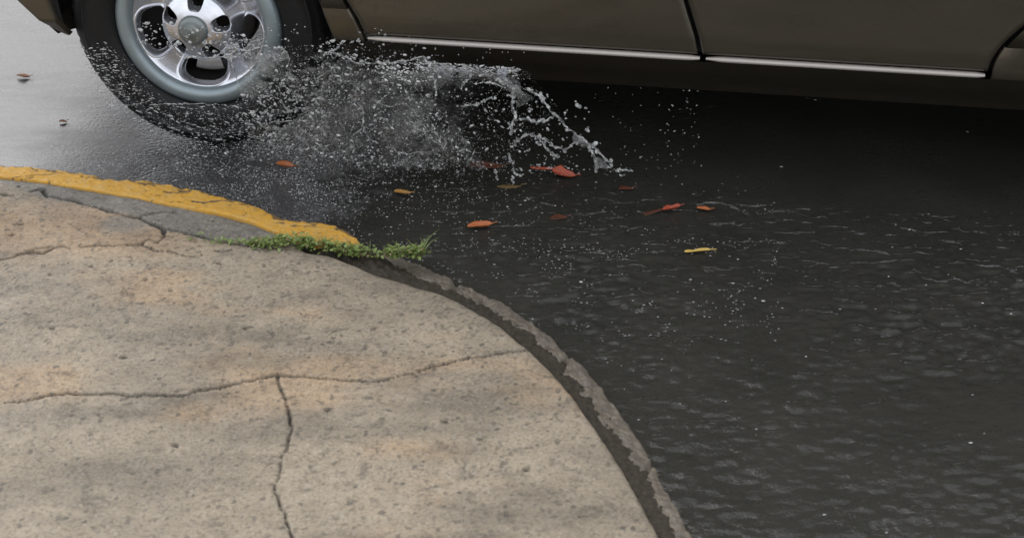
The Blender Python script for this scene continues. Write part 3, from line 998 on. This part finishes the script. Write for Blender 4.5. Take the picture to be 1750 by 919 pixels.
def tube_arrays(P, rad, sides=7):
    n = len(P)
    T = np.gradient(P, axis=0); T /= np.maximum(np.linalg.norm(T, axis=1), 1e-9)[:, None]
    A = np.cross(T, [0.13, 1.0, 0.21]); A /= np.maximum(np.linalg.norm(A, axis=1), 1e-9)[:, None]
    B = np.cross(T, A)
    an = np.linspace(0, 2 * np.pi, sides, endpoint=False)
    Vv = P[:, None] + rad[:, None, None] * (A[:, None] * np.cos(an)[None, :, None] + B[:, None] * np.sin(an)[None, :, None])
    i, j = np.meshgrid(np.arange(n - 1), np.arange(sides), indexing='ij')
    a = (i * sides + j).ravel(); b = (i * sides + (j + 1) % sides).ravel()
    F = np.stack([a, b, b + sides, a + sides], 1)
    return Vv.reshape(-1, 3), F


def strand(pts, r=0.0032, yl=-0.16, beads=0.5, seed=0):
    n = max(12, int(len(pts) * 14))
    c = crom(pts, n)
    c = c + 3.2 * np.stack([fbm(np.arange(n) / 7.0, np.full(n, seed + 0.5), seed, 3), fbm(np.arange(n) / 7.0, np.full(n, seed + 9.5), seed + 3, 3)], 1) * 2
    Yl = yl + 0.03 * fbm(np.arange(n) / 16.0, np.full(n, 3.5), seed + 7, 2) * 2
    P = np.array([[*(lambda q: (q[0], y, max(q[1], 0.003)))(V(cc[0], cc[1], y))] for cc, y in zip(c, Yl)])
    P = P[:, [0, 1, 2]]
    rad = r * (0.30 + 1.35 * vnoise(np.arange(n) / 3.5, np.full(n, 1.5), seed + 2) ** 1.5)
    rad[0] *= 0.3; rad[-1] *= 0.3
    Vv, F = tube_arrays(P, rad)
    VV, FF, off = [Vv], [list(map(tuple, F))], len(Vv)
    for k in range(n):
        if rng.random() < beads * 0.5:
            s = r * rng.uniform(0.7, 1.8)
            o = P[k] + rng.normal(0, r * 0.9, 3)
            VV.append(ICS_V * s * np.array([1, 1, rng.uniform(0.8, 1.3)]) + o); FF.append([tuple(f + off) for f in ICS_F]); off += len(ICS_V)
    return mesh('water_strand', np.concatenate(VV), [f for l in FF for f in l], MT['drop'], splash)


STR = [
    ([(849, 134), (866, 146), (877, 159), (876, 181), (881, 202), (873, 216), (875, 228)], .0052), ([(903, 153), (925, 167), (941, 189), (955, 202), (971, 219), (988, 232), (1012, 249), (1026, 262), (1047, 284)], .0050),
    ([(881, 205), (898, 204), (914, 209), (930, 205), (947, 201)], .0046), ([(879, 249), (888, 236), (906, 230), (925, 235), (939, 243), (952, 253), (969, 253), (985, 243)], .0048),
    ([(917, 235), (930, 246), (941, 260), (952, 268)], .0040), ([(868, 262), (876, 281), (880, 295), (892, 302)], .0036), ([(876, 300), (876, 311)], .0030),
    ([(985, 232), (1001, 243), (1015, 268), (1020, 295)], .0055), ([(805, 121), (805, 132), (792, 143), (789, 153)], .0036), ([(736, 118), (741, 136), (745, 151), (745, 164)], .0040),
    ([(811, 144), (826, 141), (843, 143), (862, 150)], .0028), ([(786, 182), (800, 180), (818, 178), (832, 170), (849, 168)], .0034),
    ([(459, 159), (480, 172), (490, 188), (509, 185), (524, 188)], .0030), ([(470, 147), (488, 149), (501, 159), (509, 175)], .0030), ([(442, 160), (450, 152), (459, 158), (452, 166), (441, 165)], .0022),
    ([(490, 202), (498, 192), (510, 186)], .0026), ([(600, 235), (613, 225), (621, 209), (620, 191), (612, 175)], .0032), ([(621, 217), (632, 238), (646, 246)], .0030), ([(530, 253), (556, 251), (566, 246)], .0026),
    ([(556, 90), (566, 88), (579, 81), (584, 72), (590, 71)], .0042), ([(561, 89), (587, 97), (611, 107), (639, 108), (666, 108), (697, 103), (720, 97), (728, 102), (739, 120)], .0046),
    ([(379, 89), (390, 83), (398, 80), (418, 87), (436, 84), (449, 81), (470, 82), (483, 83), (493, 97), (489, 116)], .0038), ([(395, 96), (400, 120), (408, 142)], .0026),
    ([(205, 182), (230, 178), (262, 170)], .0018), ([(255, 180), (300, 178), (340, 179), (372, 178)], .0020), ([(300, 92), (318, 98), (345, 97), (372, 99), (395, 96)], .0030),
    ([(610, 68), (614, 70), (618, 76), (622, 77)], .0030), ([(430, 205), (450, 212), (470, 208), (500, 206)], .0026), ([(640, 120), (655, 128), (668, 122)], .0024), ([(845, 290), (848, 300), (852, 308)], .0028),
    ([(640, 170), (660, 182), (690, 178), (712, 192)], .0026), ([(560, 130), (575, 142), (600, 138), (612, 150)], .0026), ([(700, 208), (716, 222), (740, 226), (752, 240)], .0026), ([(660, 250), (690, 262), (720, 258)], .0026), ([(520, 215), (548, 222), (560, 236)], .0024),
    ([(1052, 292), (1066, 290), (1078, 293)], .0026),
]
for k, (pts, r) in enumerate(STR):
    strand(pts, r * (0.66 if pts[0][0] > 740 else 0.52), -0.17 if pts[0][0] > 740 else -0.20 + 0.06 * (k % 3) * 0.5, 0.32, 200 + 7 * k)


def drops(name, spec, mat, parent, big=False):
    """spec: list of (x, y, z, radius, stretch, tilt) in the parent's frame"""
    Bv, Bf = (ICO_V, ICO_F) if big else (ICS_V, ICS_F)
    N = len(spec); A = np.array(spec)
    nv = len(Bv)
    VV = np.zeros((N, nv, 3))
    c, s = np.cos(A[:, 5]), np.sin(A[:, 5])
    bx = Bv[None, :, 0] * (A[:, 3] * A[:, 4])[:, None]; by = Bv[None, :, 1] * A[:, 3][:, None]; bz = Bv[None, :, 2] * A[:, 3][:, None]
    lump = 1 + 0.25 * (rng.random((N, nv)) - 0.5)
    bx, by, bz = bx * lump, by * lump, bz * lump
    VV[..., 0] = A[:, 0:1] + bx * c[:, None] - bz * s[:, None]
    VV[..., 1] = A[:, 1:2] + by
    VV[..., 2] = A[:, 2:3] + bx * s[:, None] + bz * c[:, None]
    F = (Bf[None] + (np.arange(N) * nv)[:, None, None]).reshape(-1, 3)
    return mesh(name, VV.reshape(-1, 3), F, mat, parent)


def inpoly(poly):
    poly = np.array(poly, float)
    lo, hi = poly.min(0), poly.max(0)
    while True:
        p = rng.uniform(lo, hi)
        ins = False
        for (x1, y1), (x2, y2) in zip(poly, np.roll(poly, -1, 0)):
            if (y1 > p[1]) != (y2 > p[1]) and p[0] < (x2 - x1) * (p[1] - y1) / (y2 - y1) + x1: ins = not ins
        if ins: return p


def spray(poly, n, r0, r1, ya, yb, stretch=(1, 1.6), tilt=(-0.6, 0.6)):
    out = []
    while len(out) < n:
        p = inpoly(poly); yl = rng.uniform(ya, yb)
        x, z = V(p[0], p[1], yl)
        if z < 0.004: continue
        r = r0 + (r1 - r0) * rng.random() ** 3
        out.append((x, yl, z, r, rng.uniform(*stretch), rng.uniform(*tilt)))
    return out


body_poly = main_top + main_bot[::-1]
sp1 = []
sp1 += spray(body_poly, 2000, .0005, .0030, -0.30, -0.06, (1, 2.8), (-1.2, 1.2))
sp1 += spray([(225, 40), (300, 36), (360, 46), (440, 66), (450, 100), (390, 102), (320, 88), (240, 78)], 190, .0012, .0048, -0.16, -0.04, (1, 2))
sp1 += spray([(380, 55), (470, 70), (470, 110), (390, 110)], 70, .0012, .0050, -0.16, -0.04)
sp1 += spray([(125, 78), (190, 70), (215, 130), (270, 172), (400, 180), (440, 235), (330, 245), (240, 225), (170, 165)], 620, .0006, .0019, -0.12, -0.03, (1.5, 5.5), (-0.45, 0.2))
sp1 += spray([(400, 170), (470, 120), (560, 150), (560, 260), (470, 255), (410, 235)], 520, .0006, .0040, -0.24, -0.06, (1, 3), (-1, 1))
sp1 += spray([(540, 72), (600, 66), (640, 95), (700, 92), (745, 92), (760, 120), (640, 116), (545, 96)], 130, .0010, .0042, -0.24, -0.08, (1, 2))
sp1 += spray([(735, 110), (900, 130), (960, 200), (1000, 250), (1000, 290), (840, 290), (790, 200)], 190, .0009, .0038, -0.24, -0.06, (1, 2), (-1, 1))
sp1 += spray([(925, 155), (1000, 175), (1050, 285), (1010, 250), (960, 205)], 22, .0016, .0060, -0.2, -0.12)
sp1 += spray([(1000, 140), (1200, 150), (1200, 290), (1060, 290)], 90, .0007, .0016, -0.2, 0.05, (1, 3), (-1.5, 1.5))
sp1 += spray([(600, 40), (900, 90), (900, 118), (640, 90)], 36, .0010, .0030, -0.16, -0.08)
sp1 += spray([(430, 20), (570, 60), (570, 90), (440, 80)], 30, .0010, .0030, -0.16, -0.06)
sp1 += spray([(300, 235), (560, 262), (900, 280), (1080, 285), (1080, 300), (560, 296), (300, 262)], 420, .0008, .0026, -0.14, 0.02, (1, 2.5), (-0.5, 0.5))
d1 = drops('droplets', sp1, MT['drop'], splash)
tag(d1, kind='stuff')
sp2 = spray([(735, 106), (890, 117), (880, 128), (800, 124), (735, 120)], 330, .0004, .0011, -0.12, -0.07, (2, 6), (-0.25, 0.25))  # white streaks imitating the sky reflection under the sill
sp2 += spray([(722, 104), (893, 116), (884, 134), (800, 128), (730, 126)], 240, .0005, .0016, -0.14, -0.08, (1, 4), (-0.4, 0.4))  # more pale drops filling out that painted reflection
sp2 += spray([(640, 112), (735, 104), (735, 140), (660, 140)], 120, .0010, .0030, -0.2, -0.1, (1, 3))
sp2 += spray([(430, 78), (560, 74), (700, 88), (760, 104), (900, 120), (960, 190), (860, 290), (430, 270), (400, 150)], 5200, .00018, .00055, -0.30, -0.05, (1, 4), (-1.2, 1.2))
sp2 += spray([(130, 90), (210, 90), (290, 180), (430, 180), (430, 262), (300, 250), (180, 180)], 1200, .0002, .0006, -0.14, -0.03, (1.5, 6), (-0.4, 0.2))
d2 = drops('droplets', sp2, MT['spray'], splash)
tag(d2, kind='stuff')

# rain hitting the road: low beads and crowns of water all over the wet surface
rs = []
for k in range(3600):
    px, py = rng.uniform(-40, 1750), rng.uniform(225, 919)
    dens = 0.02 + 0.95 * math.exp(-((px - 430) / 260) ** 2 - ((py - 300) / 60) ** 2) + 0.10 * math.exp(-((py - 480) / 70) ** 2) * (px > 800) + 0.35 * math.exp(-((px - 820) / 160) ** 2 - ((py - 325) / 30) ** 2)
    if rng.random() > dens: continue
    q = G(px, py, 0.006)
    r = rng.uniform(.0005, .0011) * (1.7 if rng.random() < 0.06 else 1)
    rs.append((q[0], q[1], q[2] + rng.uniform(-0.002, 0.004), r, rng.uniform(1.5, 5.0), rng.uniform(-0.15, 0.15)))
for k in range(7600):
    px, py = rng.normal(430, 210), rng.normal(300, 48)
    if not (150 < px < 1150 and 232 < py < 430) or vnoise(np.array(px / 40), np.array(py / 14), 301) < 0.35: continue
    q = G(px, py, 0.005)
    rs.append((q[0], q[1], q[2] + rng.uniform(-0.002, 0.003), rng.uniform(.0003, .0007) * (1.5 if rng.random() < 0.08 else 1), rng.uniform(1.2, 3.5), rng.uniform(-0.15, 0.15)))
for k in range(2600):
    px, py = rng.uniform(600, 1330), rng.normal(455, 85)
    if py < 300: continue
    q = G(px, py, 0.006)
    if vnoise(np.array(px / 50), np.array(py / 18), 311) < 0.5: continue
    rs.append((q[0], q[1], q[2], rng.uniform(.0002, .0006), rng.uniform(2, 6), rng.uniform(-0.1, 0.1)))
rain = drops('rain_splashes', rs, MT['spray'], None)
tag(rain, 'fine rain splashes beading on the wet road', 'rain', kind='stuff')


# ------------------------------------------------------------------ leaves
def leaf_mat(name, col, col2, rough=0.35):
    m = M(name)
    c = m.mix(m.noise(45, 5, 0.65), col, col2)
    c = m.mix(m.ramp(m.noise(120, 4), [(0.58, 0.0), (0.72, 0.6)]), c, tuple(x * 0.35 for x in col))
    b = m.pr(Base_Color=c, Roughness=rough)
    m.set(b, 'Normal', m.bump(m.noise(160, 3), 0.3, 0.002))
    return m.m


LM = dict(orange=leaf_mat('orange_leaf', (0.33, 0.075, 0.018), (0.42, 0.14, 0.03)), red=leaf_mat('red_leaf', (0.30, 0.035, 0.014), (0.40, 0.085, 0.03)),
          brown=leaf_mat('brown_red_leaf', (0.085, 0.028, 0.016), (0.12, 0.04, 0.022)), yellow=leaf_mat('yellow_leaf', (0.48, 0.33, 0.06), (0.60, 0.42, 0.10)),
          amber=leaf_mat('amber_leaf', (0.30, 0.14, 0.025), (0.38, 0.21, 0.05)), dull=leaf_mat('dull_amber_leaf', (0.13, 0.085, 0.03), (0.19, 0.12, 0.045)), tan=leaf_mat('tan_red_leaf', (0.24, 0.10, 0.05), (0.30, 0.14, 0.07)))


def leaf(px, py, wpx, hpx, rz, mat, label, z=0.010, curl=0.25, tilt=0.0, widthf=0.42):
    q = G(px, py, z)
    dist = np.linalg.norm(q - CAM)
    L = wpx * dist / FPX
    n, m_ = 18, 9
    P = np.zeros((n, m_, 3))
    for i in range(n):
        u = i / (n - 1)
        w = 0.5 * L * widthf * (math.sin(math.pi * u ** 0.85) ** 0.8 + 0.02)
        wl = w * (1 + 0.7 * float(fbm(u * 2.6, px * 0.37, 3, 2))); wr = w * (1 + 0.9 * float(fbm(u * 3, px * 0.53 + 9, 8, 2)))
        bow = 0.10 * L * math.sin(u * 2.6 + px)
        for j in range(m_):
            v = j / (m_ - 1) * 2 - 1
            w = wl if v < 0 else wr
            P[i, j] = ((u - 0.5) * L, v * w + bow, curl * w * v * v * 1.4 + 0.10 * L * curl * math.sin(u * 3.0 + px) - 0.0015 * math.exp(-(v / 0.12) ** 2) + 0.05 * L * curl * math.sin(7 * u + v * 2))
    P[..., 2] -= P[..., 2].min() + 0.0015
    o = grid('leaf', P, LM[mat])
    o.location = q; o.rotation_euler = (R(tilt), 0, R(rz))
    tag(o, label, 'leaf', 'leaves fallen on the wet road')
    sm = o.modifiers.new('thickness', 'SOLIDIFY'); sm.thickness = 0.0005
    st = np.stack([np.linspace(0.47, 0.72, 10) * L, 0.10 * L * math.sin(2.6 + px) + 0.03 * L * np.sin(np.linspace(0, 2, 10)), 0.004 + 0.03 * L * np.linspace(0, 1, 10) * curl], 1)
    Vt, Ft = tube_arrays(st, np.full(10, 0.0010))
    mesh('leaf_stalk', Vt, Ft, LM[mat], o)
    return o


leaf(820, 386, 44, 10, 17, 'orange', 'orange curled leaf floating alone above the grass tuft end of the kerb', curl=0.5, widthf=0.40)
leaf(955, 373, 30, 9, 4, 'brown', 'dull brownish red leaf lying sunk in the middle of the puddle', z=0.006, curl=0.1, widthf=0.6)
leaf(831, 285, 56, 14, 12, 'brown', 'dim brown red leaf half hidden under the right edge of the splash', z=0.010, curl=0.15, widthf=0.5)
leaf(928, 288, 44, 9, -26, 'red', 'long thin pinkish red leaf overlapping a bright red leaf below the splash', z=0.026, curl=0.3, widthf=0.2, tilt=8)
leaf(964, 298, 40, 15, -6, 'red', 'broad bright red leaf below the right strands of the splash', z=0.010, curl=0.5, widthf=0.55, tilt=14)
leaf(870, 318, 42, 6, 8, 'dull', 'thin dull amber leaf in the puddle below the splash drip', z=0.007, curl=0.1, widthf=0.28)
leaf(1070, 323, 26, 10, 20, 'brown', 'small dark red leaf beside white foam flecks right of the splash', z=0.007, curl=0.2, widthf=0.5)
leaf(1147, 356, 34, 9, 22, 'red', 'bright red orange leaf right beside a longer dark red leaf', z=0.012, curl=0.6, widthf=0.42)
leaf(1117, 362, 50, 7, 16, 'brown', 'long dark red leaf trailing left of a bright red leaf', z=0.006, curl=0.1, widthf=0.24)
leaf(1203, 357, 24, 8, -10, 'orange', 'small red orange leaf at a curved ripple at the far right', z=0.010, curl=0.4, widthf=0.5)
leaf(1192, 429, 44, 8, -8, 'yellow', 'pale yellow leaf floating on the puddle', z=0.008, curl=0.4, widthf=0.26)
leaf(688, 329, 30, 8, -8, 'amber', 'small yellow orange leaf between the yellow kerb and the splash', z=0.009, curl=0.4, widthf=0.40)
leaf(487, 283, 32, 13, -15, 'orange', 'orange brown leaf on wet asphalt below the front wheel', z=0.010, curl=0.5, widthf=0.6)
leaf(40, 131, 22, 8, 5, 'tan', 'tan red leaf on the pale wet road at the far left', z=0.004, curl=0.4, widthf=0.5)
leaf(108, 208, 13, 6, 18, 'tan', 'tiny tan brown leaf on the pale road in front of the tyre', z=0.004, curl=0.4, widthf=0.5)


# ------------------------------------------------------------------ weeds in the kerb joint
def grass_mat():
    m = M('weed_green')
    c = m.mix(m.noise(30, 4), (0.075, 0.115, 0.025), (0.22, 0.28, 0.075))
    b = m.pr(Base_Color=c, Roughness=0.45)
    return m.m


gm = grass_mat()
dry = simple('dry_grass', (0.16, 0.13, 0.06), 0.6, 0, 0.3, 40)
VV, FF, MI, off = [], [], [], 0
line = crom([(325, 404), (380, 412), (440, 417), (470, 417), (500, 418), (540, 422), (580, 429), (612, 434), (640, 437), (690, 437), (725, 436)], 200)
den = np.interp(line[:, 0], [325, 400, 450, 480, 600, 640, 700, 728], [0.12, 0.18, 0.45, 1, 1, 0.9, 0.8, 0.7]); den *= 0.12 + vnoise(line[:, 0] / 14, line[:, 0] * 0, 5) ** 1.6; den /= den.sum()


def blade(base, az, L, w, lean, dryb, segs=6):
    global off
    d = np.array([math.cos(az), math.sin(az), 0]); sd_ = np.array([-d[1], d[0], 0])
    for i in range(segs + 1):
        u = i / segs
        p = base + d * L * lean * u ** 1.7 + np.array([0, 0, L * (1 - 0.45 * lean * u) * u])
        ww = w * (1 - u) ** 0.7 * (0.4 + min(1, u * 4) * 0.6)
        VV.append(p - sd_ * ww); VV.append(p + sd_ * ww)
    for i in range(segs):
        FF.append((off + 2 * i, off + 2 * i + 1, off + 2 * i + 3, off + 2 * i + 2)); MI.append(dryb)
    off += 2 * (segs + 1)


def leaflet(c, az, L, w, tilt, dryb):
    global off
    d = np.array([math.cos(az), math.sin(az), math.sin(tilt)]); sd_ = np.array([-d[1], d[0], 0.15])
    for i in range(5):
        u = i / 4
        p = c + d * L * u + np.array([0, 0, -0.3 * L * u * u]); ww = w * math.sin(math.pi * min(0.97, 0.12 + u * 0.88))
        VV.append(p - sd_ * ww); VV.append(p + np.array([0, 0, -0.15 * ww])); VV.append(p + sd_ * ww)
    for i in range(4):
        a = off + 3 * i
        FF.append((a, a + 1, a + 4, a + 3)); FF.append((a + 1, a + 2, a + 5, a + 4)); MI.extend([dryb, dryb])
    off += 15


for k in range(900):
    i = rng.choice(len(line), p=den)
    tall = np.interp(line[i, 0], [325, 420, 470, 500, 620, 700, 728], [0.25, 0.3, 0.8, 1, 0.9, 0.8, 1.1])
    px, py = line[i] + rng.normal(0, 1, 2) * [4, 3.2]
    b = G(px, py, 0.052 if px > 505 else 0.058)
    leaflet(b + [0, 0, rng.uniform(0, 0.022) * tall], rng.uniform(0, 6.28), rng.uniform(.006, .014), rng.uniform(.002, .0042), rng.uniform(-0.2, 0.8), int(rng.random() < 0.10))
for k in range(330):
    i = rng.choice(len(line), p=den)
    tall = np.interp(line[i, 0], [325, 420, 470, 500, 620, 700, 728], [0.25, 0.3, 0.8, 1, 0.9, 0.9, 1.3])
    px, py = line[i] + rng.normal(0, 1, 2) * [4, 3]
    blade(G(px, py, 0.050 if px > 505 else 0.056), rng.uniform(0, 6.28), rng.uniform(.015, .042) * tall, rng.uniform(.0008, .0018), rng.uniform(0.2, 1.0), int(rng.random() < 0.16))
for (px, az, L) in ((720, 0.3, .085), (716, 0.6, .06), (712, 2.6, .05), (722, 0.9, .05), (690, 2.9, .05)):
    blade(G(px, 438, 0.045), az, L, .0022, 0.55, 0, 10)
grass = mesh('grass', VV, FF, None, mats=[gm, dry], midx=MI)
tag(grass, 'low green weeds and grass growing in the joint beside the yellow kerb', 'grass', kind='stuff')
